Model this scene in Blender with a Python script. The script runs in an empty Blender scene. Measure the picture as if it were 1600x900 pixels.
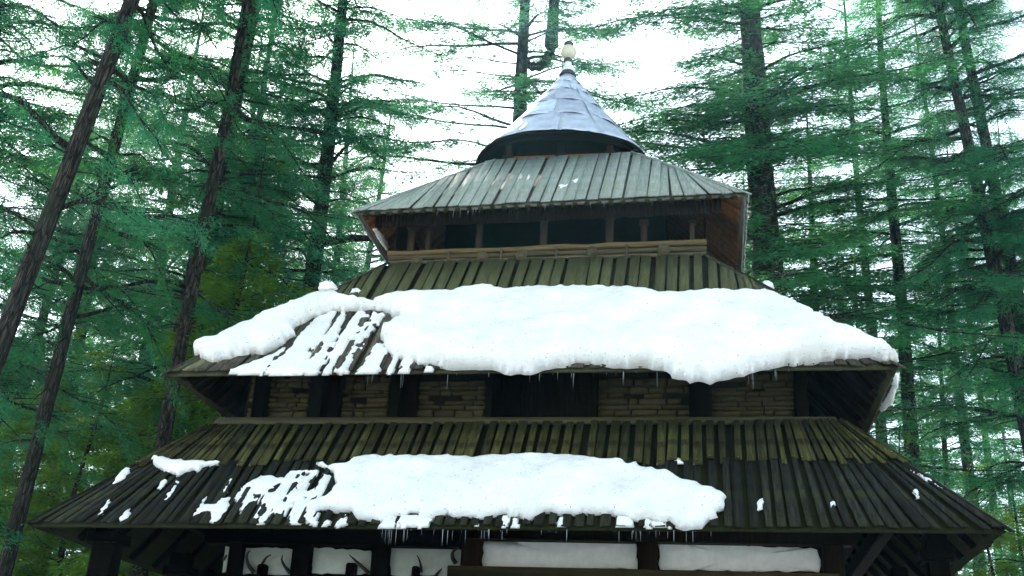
import bpy, math, random
import numpy as np
from mathutils import Vector, Matrix

# ------------------------------------------------------------------ scene, camera, light
sc = bpy.context.scene
col = sc.collection
CAM = np.array([3.319, -24.459, 1.6])
YAW, PITCH, ROLL, FOC = 0.183, 0.400, 0.051, 1770.0
FW = np.array([-math.sin(YAW)*math.cos(PITCH), math.cos(YAW)*math.cos(PITCH), math.sin(PITCH)])
RT = np.array([math.cos(YAW), math.sin(YAW), 0.0])
UP = np.cross(RT, FW)
cr_, sr_ = math.cos(ROLL), math.sin(ROLL)
cam_d = bpy.data.cameras.new('camera'); cam = bpy.data.objects.new('camera', cam_d); col.objects.link(cam)
cx = RT*cr_ + UP*sr_; cyv = -RT*sr_ + UP*cr_
M = Matrix(((cx[0], cyv[0], -FW[0], CAM[0]), (cx[1], cyv[1], -FW[1], CAM[1]), (cx[2], cyv[2], -FW[2], CAM[2]), (0, 0, 0, 1)))
cam.matrix_world = M
cam_d.sensor_width = 36; cam_d.lens = FOC/1600*36; cam_d.clip_end = 3000; cam_d.clip_start = 0.1
sc.camera = cam

SUN_EL, SUN_AZ = math.radians(37), math.radians(-27)      # azimuth measured from +Y (behind the temple) towards +X
world = bpy.data.worlds.new('World'); sc.world = world; world.use_nodes = True
wn = world.node_tree; wn.nodes.clear()
wo = wn.nodes.new('ShaderNodeOutputWorld'); wb = wn.nodes.new('ShaderNodeBackground'); sky = wn.nodes.new('ShaderNodeTexSky')
sky.sky_type = 'NISHITA'; sky.sun_disc = False; sky.sun_elevation = SUN_EL; sky.sun_rotation = SUN_AZ
sky.altitude = 2000; sky.air_density = 1.0; sky.dust_density = 4.0; sky.ozone_density = 1.0
hs_ = wn.nodes.new('ShaderNodeHueSaturation'); hs_.inputs['Saturation'].default_value = .45     # thin bright cloud veil: a paler sky all round
wn.links.new(sky.outputs[0], hs_.inputs['Color']); 
tint_ = wn.nodes.new('ShaderNodeMix'); tint_.data_type = 'RGBA'; tint_.blend_type = 'MULTIPLY'; tint_.inputs[0].default_value = 1; tint_.inputs[7].default_value = (.90, 1, .98, 1)
wn.links.new(hs_.outputs[0], tint_.inputs[6]); wn.links.new(tint_.outputs[2], wb.inputs[0]); wb.inputs[1].default_value = 0.15
wn.links.new(wb.outputs[0], wo.inputs[0])
sun_d = bpy.data.lights.new('sun', 'SUN'); sun_d.energy = 5.0; sun_d.angle = math.radians(0.6); sun_d.color = (1.0, 0.95, 0.86)
sun = bpy.data.objects.new('sun', sun_d); col.objects.link(sun)
sdir = Vector((math.sin(SUN_AZ)*math.cos(SUN_EL), math.cos(SUN_AZ)*math.cos(SUN_EL), math.sin(SUN_EL)))
sun.rotation_euler = (-sdir).to_track_quat('-Z', 'Y').to_euler()
sun.location = sdir*60
vs = sc.view_settings
vs.view_transform = 'Standard'; vs.look = 'None'; vs.exposure = 1.95; vs.gamma = 1.0; vs.use_curve_mapping = False
cy = sc.cycles
cy.use_denoising = True; cy.max_bounces = 6; cy.diffuse_bounces = 3; cy.glossy_bounces = 2
cy.transmission_bounces = 3; cy.transparent_max_bounces = 6; cy.volume_bounces = 0; cy.caustics_reflective = False; cy.caustics_refractive = False
cy.sample_clamp_indirect = 6

# ------------------------------------------------------------------ pixel helpers (pixels of the 1600x900 photograph)
def ray(px, py):
    a, b = px-800, py-450
    a, b = a*cr_ + b*sr_, -a*sr_ + b*cr_
    return FW + RT*a/FOC - UP*b/FOC
def hit(px, py, n, p0):
    d = ray(px, py); n = np.asarray(n, float)
    return CAM + d*(n @ (np.asarray(p0, float)-CAM))/(n @ d)
def at_y(px, py, y): return hit(px, py, (0, 1, 0), (0, y, 0))
def at_x(px, py, x): return hit(px, py, (1, 0, 0), (x, 0, 0))
def at_d(px, py, D): return CAM + ray(px, py)*D

# ------------------------------------------------------------------ object helpers
def tag(o, label=None, cat=None, group=None, kind=None):
    if label: o['label'] = label
    if cat: o['category'] = cat
    if group: o['group'] = group
    if kind: o['kind'] = kind
    return o
def empty(name, loc=(0, 0, 0)):
    o = bpy.data.objects.new(name, None); o.location = loc; o.empty_display_size = .3; col.objects.link(o); return o
def link(name, me, mat, parent=None):
    if mat is not None and not me.materials: me.materials.append(mat)
    o = bpy.data.objects.new(name, me); col.objects.link(o)
    if parent is not None: o.parent = parent
    return o
def npmesh(name, V, F, smooth=False):
    """V (n,3), F list of index arrays (n,3) or (n,4)"""
    me = bpy.data.meshes.new(name)
    V = np.ascontiguousarray(V, dtype=np.float32)
    fs = [np.asarray(f, dtype=np.int32) for f in (F if isinstance(F, list) else [F]) if len(f)]
    loops = np.concatenate([f.ravel() for f in fs]); tot = np.concatenate([np.full(len(f), f.shape[1], np.int32) for f in fs])
    st = np.concatenate([[0], np.cumsum(tot)[:-1]]).astype(np.int32)
    me.vertices.add(len(V)); me.vertices.foreach_set('co', V.ravel())
    me.loops.add(len(loops)); me.loops.foreach_set('vertex_index', loops)
    me.polygons.add(len(tot)); me.polygons.foreach_set('loop_start', st); me.polygons.foreach_set('loop_total', tot)
    if smooth: me.polygons.foreach_set('use_smooth', np.ones(len(tot), bool))
    me.update(calc_edges=True); me.validate()
    return me

class MB:
    """collects shapes into one mesh"""
    def __init__(s): s.V = []; s.F3 = []; s.F4 = []; s.n = 0
    def add(s, V, F):
        V = np.asarray(V, float); s.V.append(V)
        for f in F: (s.F3 if len(f) == 3 else s.F4).append([i+s.n for i in f])
        s.n += len(V)
    def hexa(s, P): s.add(P, [(3, 2, 1, 0), (4, 5, 6, 7), (0, 1, 5, 4), (1, 2, 6, 5), (2, 3, 7, 6), (3, 0, 4, 7)])
    def box(s, a, b):
        (x0, y0, z0), (x1, y1, z1) = a, b
        s.hexa([(x0, y0, z0), (x1, y0, z0), (x1, y1, z0), (x0, y1, z0), (x0, y0, z1), (x1, y0, z1), (x1, y1, z1), (x0, y1, z1)])
    def cbox(s, a, b, c=.015):                  # box with chamfered edges on all sides
        a = np.array(a, float); b = np.array(b, float); m = (a+b)/2; h = (b-a)/2; c = min(c, *(h*.6))
        V = []
        for ax in range(3):
            for sx in (-1, 1):
                for s1, s2 in ((-1, -1), (1, -1), (1, 1), (-1, 1)):
                    p = np.zeros(3); o1, o2 = (ax+1) % 3, (ax+2) % 3
                    p[ax] = sx*h[ax]; p[o1] = s1*(h[o1]-c); p[o2] = s2*(h[o2]-c); V.append(m+p)
        V = np.array(V)
        import itertools
        F = []
        for k in range(6):
            f = [k*4+i for i in range(4)]; F.append(f if k % 2 else f[::-1])
        def find(ax, sx, s1, s2): return (ax*2+(sx > 0))*4 + [(-1, -1), (1, -1), (1, 1), (-1, 1)].index((s1, s2))
        for ax in range(3):                     # edges parallel to axis ax
            o1, o2 = (ax+1) % 3, (ax+2) % 3
            for s1 in (-1, 1):
                for s2 in (-1, 1):
                    # face o1 (other axes: o2, ax), face o2 (other axes: ax, o1)
                    F.append([find(o1, s1, s2, -1), find(o1, s1, s2, 1), find(o2, s2, 1, s1), find(o2, s2, -1, s1)])
        for s0 in (-1, 1):
            for s1 in (-1, 1):
                for s2 in (-1, 1): F.append([find(0, s0, s1, s2), find(1, s1, s2, s0), find(2, s2, s0, s1)])
        s.add(V, F)
    def tube(s, P, R, k=8, cap=True):
        P = np.asarray(P, float); R = np.broadcast_to(np.asarray(R, float), (len(P),))
        T = np.gradient(P, axis=0); T /= np.linalg.norm(T, axis=1)[:, None]+1e-9
        ref = np.array([0, 0, 1.]) if abs(T[0][2]) < .9 else np.array([1., 0, 0])
        V = []
        for p, t, r in zip(P, T, R):
            a = np.cross(t, ref); a /= np.linalg.norm(a)+1e-9; b = np.cross(t, a)
            th = np.arange(k)/k*2*math.pi
            V.append(p + r*(np.cos(th)[:, None]*a + np.sin(th)[:, None]*b))
        V = np.concatenate(V); n = len(P); F = []
        for i in range(n-1):
            for j in range(k): F.append((i*k+j, i*k+(j+1) % k, (i+1)*k+(j+1) % k, (i+1)*k+j))
        if cap:
            V = np.concatenate([V, [P[0]], [P[-1]]])
            for j in range(k):
                F.append((n*k, (j+1) % k, j)); F.append((n*k+1, (n-1)*k+j, (n-1)*k+(j+1) % k))
        s.add(V, F)
    def lathe(s, prof, c, k=24):
        V = []; F = []
        for r, z in prof:
            th = np.arange(k)/k*2*math.pi
            V += [(c[0]+r*math.cos(t), c[1]+r*math.sin(t), c[2]+z) for t in th]
        for i in range(len(prof)-1):
            for j in range(k): F.append((i*k+j, i*k+(j+1) % k, (i+1)*k+(j+1) % k, (i+1)*k+j))
        s.add(V, F)
    def mesh(s, name='m', smooth=False):
        fs = []
        if s.F3: fs.append(np.array(s.F3))
        if s.F4: fs.append(np.array(s.F4))
        me = npmesh(name, np.concatenate(s.V), fs, smooth)
        return me
    def build(s, name, mat, parent=None, smooth=False): return link(name, s.mesh(name, smooth), mat, parent)

# ------------------------------------------------------------------ materials
def newmat(name):
    m = bpy.data.materials.new(name); m.use_nodes = True; nt = m.node_tree; nt.nodes.clear()
    out = nt.nodes.new('ShaderNodeOutputMaterial'); return m, nt, out
def N(nt, t, **kw):
    n = nt.nodes.new(t)
    for k, v in kw.items(): setattr(n, k, v)
    return n
def ramp(nt, stops, fac):
    r = N(nt, 'ShaderNodeValToRGB'); e = r.color_ramp.elements
    while len(e) < len(stops): e.new(.5)
    for x, (p, c) in zip(e, stops): x.position = p; x.color = (*c, 1)
    nt.links.new(fac, r.inputs[0]); return r.outputs[0]
def noise(nt, vec, scale, detail=5, rough=.6):
    n = N(nt, 'ShaderNodeTexNoise'); n.inputs['Scale'].default_value = scale; n.inputs['Detail'].default_value = detail; n.inputs['Roughness'].default_value = rough
    nt.links.new(vec, n.inputs['Vector']); return n.outputs[0]
def mapping(nt, vec, scale=(1, 1, 1)):
    m = N(nt, 'ShaderNodeMapping'); m.inputs['Scale'].default_value = scale; nt.links.new(vec, m.inputs[0]); return m.outputs[0]
def mix(nt, a, b, fac, mode='MIX'):
    m = N(nt, 'ShaderNodeMix', data_type='RGBA', blend_type=mode)
    for i, v in ((0, fac), (6, a), (7, b)):
        if isinstance(v, (int, float)): m.inputs[i].default_value = v
        elif isinstance(v, tuple): m.inputs[i].default_value = (*v, 1)
        else: nt.links.new(v, m.inputs[i])
    return m.outputs[2]
def bsdf(nt, out, colr, rough=.8, metal=0, bump=None, bs=.3, bd=.02, spec=.3):
    b = N(nt, 'ShaderNodeBsdfPrincipled')
    if isinstance(colr, tuple): b.inputs['Base Color'].default_value = (*colr, 1)
    else: nt.links.new(colr, b.inputs['Base Color'])
    if isinstance(rough, (int, float)): b.inputs['Roughness'].default_value = rough
    else: nt.links.new(rough, b.inputs['Roughness'])
    b.inputs['Metallic'].default_value = metal; b.inputs['Specular IOR Level'].default_value = spec
    if bump is not None:
        bn = N(nt, 'ShaderNodeBump'); bn.inputs['Strength'].default_value = bs; bn.inputs['Distance'].default_value = bd
        nt.links.new(bump, bn.inputs['Height']); nt.links.new(bn.outputs[0], b.inputs['Normal'])
    nt.links.new(b.outputs[0], out.inputs[0]); return b
def wood(name, stops, grain=(9, .7, .7), moss=None, rand=.5, rough=.75, mossfac=(.45, .62), spec=.3, lichen=None):
    """weathered board: stretched grain, per-board brightness, optional moss / lichen spots"""
    m, nt, out = newmat(name)
    tc = N(nt, 'ShaderNodeTexCoord'); oi = N(nt, 'ShaderNodeObjectInfo')
    v0 = tc.outputs['Object']
    off = N(nt, 'ShaderNodeVectorMath', operation='MULTIPLY_ADD'); nt.links.new(oi.outputs['Random'], off.inputs[0]); off.inputs[1].default_value = (37, 91, 53)
    nt.links.new(v0, off.inputs[2]); v = off.outputs[0]
    g = noise(nt, mapping(nt, v, grain), 3.2, 6, .65)
    c = ramp(nt, stops, g)
    if moss:
        mm = noise(nt, v0, 2.6, 6, .7)
        f = N(nt, 'ShaderNodeMapRange'); f.inputs[1].default_value = mossfac[0]; f.inputs[2].default_value = mossfac[1]; nt.links.new(mm, f.inputs[0])
        c = mix(nt, c, moss, f.outputs[0])
    if lichen:
        ll = noise(nt, v0, 11, 3, .6)
        f = N(nt, 'ShaderNodeMapRange'); f.inputs[1].default_value = .64; f.inputs[2].default_value = .7; nt.links.new(ll, f.inputs[0])
        c = mix(nt, c, lichen, f.outputs[0])
    rr = N(nt, 'ShaderNodeMapRange'); rr.inputs[3].default_value = 1-rand; rr.inputs[4].default_value = 1+rand; nt.links.new(oi.outputs['Random'], rr.inputs[0])
    hs = N(nt, 'ShaderNodeHueSaturation'); nt.links.new(rr.outputs[0], hs.inputs['Value']); nt.links.new(c, hs.inputs['Color'])
    bsdf(nt, out, hs.outputs[0], rough, 0, g, .45, .02, spec)
    return m
MT = {}
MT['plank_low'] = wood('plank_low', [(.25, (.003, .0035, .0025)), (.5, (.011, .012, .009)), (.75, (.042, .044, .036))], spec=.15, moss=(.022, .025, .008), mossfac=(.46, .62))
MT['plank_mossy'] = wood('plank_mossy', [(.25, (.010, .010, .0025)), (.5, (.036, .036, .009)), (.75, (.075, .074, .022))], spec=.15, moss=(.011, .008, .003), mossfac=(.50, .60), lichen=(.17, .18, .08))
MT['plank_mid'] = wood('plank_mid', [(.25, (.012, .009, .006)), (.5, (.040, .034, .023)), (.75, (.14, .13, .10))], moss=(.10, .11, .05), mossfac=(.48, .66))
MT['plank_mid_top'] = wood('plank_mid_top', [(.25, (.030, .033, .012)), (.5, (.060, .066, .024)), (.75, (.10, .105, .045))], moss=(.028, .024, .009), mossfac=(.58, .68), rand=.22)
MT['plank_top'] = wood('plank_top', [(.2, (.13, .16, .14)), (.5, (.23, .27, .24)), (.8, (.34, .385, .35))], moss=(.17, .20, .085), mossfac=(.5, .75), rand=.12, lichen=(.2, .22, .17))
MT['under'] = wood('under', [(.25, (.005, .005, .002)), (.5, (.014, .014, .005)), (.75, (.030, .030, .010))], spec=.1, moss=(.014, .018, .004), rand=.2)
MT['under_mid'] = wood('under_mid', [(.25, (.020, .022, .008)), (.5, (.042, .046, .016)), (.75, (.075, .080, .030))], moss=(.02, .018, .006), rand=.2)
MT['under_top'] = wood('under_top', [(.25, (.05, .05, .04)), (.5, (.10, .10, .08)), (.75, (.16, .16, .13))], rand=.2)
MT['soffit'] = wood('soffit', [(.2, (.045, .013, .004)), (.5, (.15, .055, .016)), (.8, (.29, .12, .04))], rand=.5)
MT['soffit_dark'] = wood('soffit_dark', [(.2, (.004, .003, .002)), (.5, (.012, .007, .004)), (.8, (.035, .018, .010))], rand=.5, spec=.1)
MT['dark'] = wood('dark', [(.25, (.001, .0008, .0005)), (.5, (.003, .0022, .0014)), (.75, (.008, .0055, .0035))], rand=.3, spec=.03)  # near-black timber: deep shade under the eaves put into its colour
MT['brown'] = wood('brown', [(.25, (.008, .005, .003)), (.5, (.020, .012, .006)), (.75, (.04, .022, .011))], rand=.3, spec=.1)
MT['rail'] = wood('rail', [(.25, (.022, .018, .008)), (.5, (.055, .046, .022)), (.75, (.10, .085, .04))], grain=(.6, 9, 9), rand=.25)
MT['rail_top'] = wood('rail_top', [(.25, (.045, .030, .011)), (.5, (.10, .070, .026)), (.75, (.17, .125, .05))], grain=(.6, 9, 9), rand=.1)
MT['ledge'] = wood('ledge', [(.25, (.018, .015, .005)), (.5, (.038, .032, .011)), (.75, (.06, .052, .02))], grain=(.6, 7, 7), rand=.15)
MT['post'] = wood('post', [(.25, (.015, .011, .006)), (.5, (.035, .026, .013)), (.75, (.07, .052, .026))], grain=(8, 8, .7), rand=.2)

def simple(name, colr, rough=.8, metal=0, scale=6, var=.35, bs=.3, bd=.02, spec=.3, detail=6):
    m, nt, out = newmat(name); tc = N(nt, 'ShaderNodeTexCoord'); oi = N(nt, 'ShaderNodeObjectInfo')
    n = noise(nt, tc.outputs['Object'], scale, detail, .65)
    c = ramp(nt, [(.25, tuple(x*(1-var) for x in colr)), (.75, tuple(min(1, x*(1+var)) for x in colr))], n)
    rr = N(nt, 'ShaderNodeMapRange'); rr.inputs[3].default_value = 1-var*.7; rr.inputs[4].default_value = 1+var*.7; nt.links.new(oi.outputs['Random'], rr.inputs[0])
    hs = N(nt, 'ShaderNodeHueSaturation'); nt.links.new(rr.outputs[0], hs.inputs['Value']); nt.links.new(c, hs.inputs['Color'])
    bsdf(nt, out, hs.outputs[0], rough, metal, n, bs, bd, spec); return m
MT['stone'] = simple('stone', (.042, .035, .013), .9, scale=7, var=.4, bs=.8, bd=.04)
MT['mortar'] = simple('mortar', (.012, .010, .006), .95, scale=9, var=.4)
MT['plaster'] = simple('plaster', (.82, .86, .81), .9, scale=4.5, var=.12, bs=.6, bd=.03)
MT['plaster_shaded'] = simple('plaster_shaded', (.46, .51, .44), .9, scale=5, var=.14, bs=.6, bd=.03)  # veranda shade put into the colour of the set-back plaster
MT['horn'] = simple('horn', (.018, .014, .011), .5, scale=12, var=.4)
MT['metal'] = simple('metal', (.46, .52, .62), .48, .5, scale=3.4, var=.34, bs=.7, bd=.06, spec=.5)
MT['metal_dark'] = simple('metal_dark', (.05, .06, .07), .5, .5, scale=5, var=.2)
MT['finial_white'] = simple('finial_white', (.62, .64, .60), .5, 0, scale=10, var=.1)
MT['finial_ball'] = simple('finial_ball', (.52, .50, .38), .4, .1, scale=10, var=.12)
def bark_mat():
    m, nt, out = newmat('bark'); tc = N(nt, 'ShaderNodeTexCoord'); v = mapping(nt, tc.outputs['Object'], (1, 1, .28))
    a = noise(nt, v, 9, 8, .72); b = noise(nt, tc.outputs['Object'], 1.1, 4, .6)
    c = ramp(nt, [(.38, (.008, .007, .006)), (.5, (.042, .036, .029)), (.66, (.12, .108, .090))], a)
    vo = N(nt, 'ShaderNodeTexVoronoi', feature='DISTANCE_TO_EDGE'); vo.inputs['Scale'].default_value = 7; nt.links.new(mapping(nt, tc.outputs['Object'], (1, 1, .3)), vo.inputs['Vector'])
    cr = N(nt, 'ShaderNodeMapRange'); cr.inputs[2].default_value = .14; nt.links.new(vo.outputs['Distance'], cr.inputs[0]); c = mix(nt, (.003, .003, .003), c, cr.outputs[0])
    f = N(nt, 'ShaderNodeMapRange'); f.inputs[1].default_value = .5; f.inputs[2].default_value = .7; nt.links.new(b, f.inputs[0])
    c = mix(nt, c, (.022, .030, .018), f.outputs[0]); bsdf(nt, out, c, .95, 0, a, 1.0, .10, .15); return m
MT['bark'] = bark_mat()

def snow_mat():
    m, nt, out = newmat('snow'); tc = N(nt, 'ShaderNodeTexCoord'); v = tc.outputs['Object']
    big = noise(nt, v, 1.3, 5, .6); fine = noise(nt, v, 14, 6, .7)
    c = ramp(nt, [(.3, (.70, .69, .63)), (.55, (.84, .85, .83)), (.7, (.90, .91, .90))], big)
    spk = noise(nt, v, 26, 2, .5)
    f = N(nt, 'ShaderNodeMapRange'); f.inputs[1].default_value = .68; f.inputs[2].default_value = .72; nt.links.new(spk, f.inputs[0])
    c = mix(nt, c, (.35, .33, .26), f.outputs[0])
    s = N(nt, 'ShaderNodeMath', operation='ADD'); nt.links.new(big, s.inputs[0])
    q = N(nt, 'ShaderNodeMath', operation='MULTIPLY'); q.inputs[1].default_value = .35; nt.links.new(fine, q.inputs[0]); nt.links.new(q.outputs[0], s.inputs[1])
    bsdf(nt, out, c, .75, 0, s.outputs[0], .7, .10, .25); return m
MT['snow'] = snow_mat()
def ice_mat():
    m, nt, out = newmat('ice'); b = bsdf(nt, out, (.72, .80, .85), .15, 0, spec=.6); b.inputs['Transmission Weight'].default_value = .4; b.inputs['IOR'].default_value = 1.31; return m
MT['ice'] = ice_mat()
def leaf_mat(name, dark, light, tr, tfac=.38, hmin=.46):
    m, nt, out = newmat(name); tc = N(nt, 'ShaderNodeTexCoord'); oi = N(nt, 'ShaderNodeObjectInfo')
    n = noise(nt, tc.outputs['Object'], .9, 4, .7)
    c = ramp(nt, [(.32, dark), (.68, light)], n)
    rr = N(nt, 'ShaderNodeMapRange'); rr.inputs[3].default_value = .75; rr.inputs[4].default_value = 1.25; nt.links.new(oi.outputs['Random'], rr.inputs[0])
    hs = N(nt, 'ShaderNodeHueSaturation'); nt.links.new(rr.outputs[0], hs.inputs['Value']); nt.links.new(c, hs.inputs['Color'])
    hr = N(nt, 'ShaderNodeMapRange'); hr.inputs[3].default_value = hmin; hr.inputs[4].default_value = .53; hn = N(nt, 'ShaderNodeMath', operation='FRACT'); h7 = N(nt, 'ShaderNodeMath', operation='MULTIPLY'); h7.inputs[1].default_value = 7.31
    nt.links.new(oi.outputs['Random'], h7.inputs[0]); nt.links.new(h7.outputs[0], hn.inputs[0]); nt.links.new(hn.outputs[0], hr.inputs[0]); nt.links.new(hr.outputs[0], hs.inputs['Hue'])
    d = N(nt, 'ShaderNodeBsdfPrincipled'); nt.links.new(hs.outputs[0], d.inputs['Base Color']); d.inputs['Roughness'].default_value = .6; d.inputs['Specular IOR Level'].default_value = .2
    t = N(nt, 'ShaderNodeBsdfTranslucent'); nt.links.new(mix(nt, hs.outputs[0], tr, .5), t.inputs[0])
    mx = N(nt, 'ShaderNodeMixShader'); mx.inputs[0].default_value = tfac
    nt.links.new(d.outputs[0], mx.inputs[1]); nt.links.new(t.outputs[0], mx.inputs[2]); nt.links.new(mx.outputs[0], out.inputs[0]); return m
MT['leaf'] = leaf_mat('cedar_needles', (.003, .090, .068), (.020, .225, .120), (.15, .42, .07), .50)
MT['leaf_young_sunlit'] = leaf_mat('sunlit_young_needles', (.025, .11, .025), (.10, .24, .030), (.36, .48, .02), .52, .495)  # sunlit yellow-green painted into the young trees' needle colour
def ground_mat():
    m, nt, out = newmat('forest_floor'); tc = N(nt, 'ShaderNodeTexCoord'); v = tc.outputs['Object']
    a = noise(nt, v, .35, 6, .65); b = noise(nt, v, 6, 6, .7)
    soil = ramp(nt, [(.3, (.05, .035, .02)), (.7, (.12, .085, .05))], b)
    f = N(nt, 'ShaderNodeMapRange'); f.inputs[1].default_value = .47; f.inputs[2].default_value = .53; nt.links.new(a, f.inputs[0])
    c = mix(nt, soil, (.80, .82, .84), f.outputs[0])
    bsdf(nt, out, c, .9, 0, b, .6, .08); return m
MT['ground'] = ground_mat()

# ------------------------------------------------------------------ ground
def ground():
    n = 121; xs = np.sign(np.linspace(-1, 1, n))*np.abs(np.linspace(-1, 1, n))**2*600
    X, Y = np.meshgrid(xs, xs+20)
    R = np.hypot(X, Y)
    Z = 0.35*np.sin(X*.23+1)*np.cos(Y*.19) + .25*np.sin(X*.61+Y*.43)
    Z *= np.clip((R-9)/10, 0, 1)*np.clip((np.hypot(X-CAM[0], Y-CAM[1])-2)/6, 0, 1)
    Z += np.clip(np.hypot(X, Y)-140, 0, None)*.10
    V = np.stack([X, Y, Z], -1).reshape(-1, 3)
    i = np.arange(n*n).reshape(n, n)
    F = np.stack([i[:-1, :-1], i[:-1, 1:], i[1:, 1:], i[1:, :-1]], -1).reshape(-1, 4)
    tag(link('ground', npmesh('ground', V, F, True), MT['ground']), kind='structure')
ground()

# ------------------------------------------------------------------ temple
rng = random.Random(7)
temple = empty('temple'); tag(temple, 'tiered wooden temple with three plank roofs and a metal cone on top', 'temple')

class Roof:
    """one square tier: front eave and top corners come from the photograph, the other sides repeat the front"""
    def __init__(s, e, t, eaveL, eaveR, topL, topR):
        s.L, s.R = at_y(*eaveL, -e), at_y(*eaveR, -e)
        s.TL, s.TR = at_y(*topL, -t), at_y(*topR, -t)
        s.e = (s.R[0]-s.L[0])/2; s.t = (s.TR[0]-s.TL[0])/2
        s.ye, s.yt = -e, -t
        s.c = np.array([(s.L[0]+s.R[0])/2, -e+s.e, 0])
        s.em = (s.L+s.R)/2; s.tm = (s.TL+s.TR)/2
        s.S = s.tm-s.em; s.S[0] = 0
        s.tilt = (s.R[2]-s.L[2])/(2*s.e)
        s.slope_len = np.linalg.norm(s.S)
        s.n = np.cross(np.array([1, 0, s.tilt]), s.S); s.n /= np.linalg.norm(s.n)
        if s.n[2] < 0: s.n = -s.n
        s.sx = s.S/s.slope_len
    def rot(s, P, side):
        """turn a front-face point to side 0 front, 1 right, 2 back, 3 left about the tier centre"""
        P = np.asarray(P, float)
        if side == 0: return P
        dx, dy = P[0]-s.c[0], P[1]-s.c[1]
        zf = P[2]-s.tilt*dx if True else P[2]
        for _ in range(side): dx, dy = -dy, dx
        return np.array([s.c[0]+dx, s.c[1]+dy, zf+s.tilt*dx])
    def pt(s, u, k, w, h=0., side=0):
        """u across from the middle at the eave, w fraction up the slope, k sideways lean, h off the plane"""
        p = np.array([s.em[0]+u-k*w, 0, 0]) ; p[1] = s.em[1]+s.S[1]*w; p[2] = s.em[2]+s.S[2]*w+s.tilt*(u-k*w)
        return s.rot(p+s.n*h, side)
    def lean(s, u, a=.55):
        q = (abs(u)-a*s.e)/(s.e*(1-a))
        if q <= 0: return 0.
        return math.copysign((s.e-s.t)*min(q, 1)**1.6, u)
    def wmax(s, u):
        k = abs(s.lean(u)); d = (s.e-s.t)-k
        return 1. if d < 1e-4 else min(1., (s.e-abs(u))/d)
    def plane(s, h=0.): return s.n, s.em+s.n*h
    def uw(s, P):
        """plane coordinates of a front-face point: metres across and metres up the slope"""
        d = P-s.em; return np.stack([d[..., 0], d @ s.sx], -1)

R1 = Roof(7.50, 5.605, (46, 820), (1570, 830), (333, 661), (1325, 670))
R2 = Roof(6.309, 3.348, (262, 585), (1402, 574), (602, 413), (1103, 404))
R3 = Roof(4.079, 1.629, (555, 333), (1166, 304), (764, 255), (986, 241))

def plank_hex(r, u0, u1, w0, w1, h0, h1, side=0, th=.035):
    """board between eave positions u0..u1 from slope fraction w0 to w1; lower end h0 off the plane, upper end h1"""
    um = (u0+u1)/2; k = r.lean(um); P = []
    k0, k1 = r.lean(u0), r.lean(u1)
    wa, wb = min(w1, r.wmax(u0)), min(w1, r.wmax(u1))
    if max(wa, wb) < w0+.02: return None
    wa, wb = max(wa, w0+.015), max(wb, w0+.015)
    for dh in (0, th):
        P += [r.pt(u0, k0, w0, h0+dh, side), r.pt(u1, k1, w0, h0+dh, side), r.pt(u1, k1, wb, h1+dh, side), r.pt(u0, k0, wa, h1+dh, side)]
    return P
def plank_mesh(P):
    """board as a box whose origin is its own middle and whose local Y runs along the grain"""
    P = np.array(P); c = P.mean(0)
    m = MB(); m.hexa(P-c); return m.mesh('plank'), c
def roof_boards(r, part, n, course, mats, fill=.72, raise_h=.045, ragged=.035, name='plank', jit=(.68, 1.28)):
    """raised cover boards, each an object on the front face; the three other faces joined"""
    pitch = 2*r.e/n
    for (w0, w1, hoff, mat) in course:
        for i in range(n):
            wid = pitch*fill*rng.uniform(*jit); uc = -r.e+(i+.5)*pitch+rng.uniform(-.035, .035)
            u0, u1 = max(-r.e, uc-wid/2), min(r.e, uc+wid/2)
            P = plank_hex(r, u0, u1, w0+(rng.uniform(-ragged, ragged*.6) if w0 == 0 else rng.uniform(-.10, .10))/r.slope_len, w1+rng.uniform(-.02, .02)/r.slope_len, raise_h+hoff+rng.uniform(-.006, .012), raise_h+hoff*.2+rng.uniform(-.006, .01), 0, .036)
            if P is None: continue
            P = [p+r.n*rng.uniform(-.008, .014)+np.array([rng.uniform(-.012, .012), 0, 0]) for p in P[:4]]
            tk = rng.uniform(.022, .042); P = P+[p+r.n*tk for p in P]
            me, c = plank_mesh(P); o = link(name, me, mats[mat], part); o.location = c
        for side in (1, 2, 3):
            m = MB()
            for i in range(n):
                wid = pitch*fill*rng.uniform(.85, 1.1); uc = -r.e+(i+.5)*pitch
                P = plank_hex(r, max(-r.e, uc-wid/2), min(r.e, uc+wid/2), w0+rng.uniform(-ragged, ragged*.6)/r.slope_len, w1, raise_h+hoff, raise_h+hoff*.2, side, .036)
                if P is not None: m.hexa(P)
            o = m.build(name, mats[mat], part); tag(o, kind='stuff')
def roof_deck(r, name, mat, matb, th=.05):
    """the under-layer of boards that shows between the raised ones, a closed shell open in the middle"""
    m = MB()
    for side in range(4):
        P = [r.pt(-r.e+.02, 0, 0, h, side) if False else r.pt(u, 0, 0, h, side) for h in (-th, 0.) for u in (-r.e+.01, r.e-.01)]
        Q = [r.rot(np.array([r.tm[0]+v-(r.tm[0]-r.em[0]), r.em[1]+r.S[1], r.em[2]+r.S[2]+r.tilt*v])+r.n*h, side) for h in (-th, 0.) for v in (-r.t, r.t)]
        m.hexa([P[0], P[1], Q[1], Q[0], P[2], P[3], Q[3], Q[2]])
    return m.build(name, mat, temple)
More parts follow.
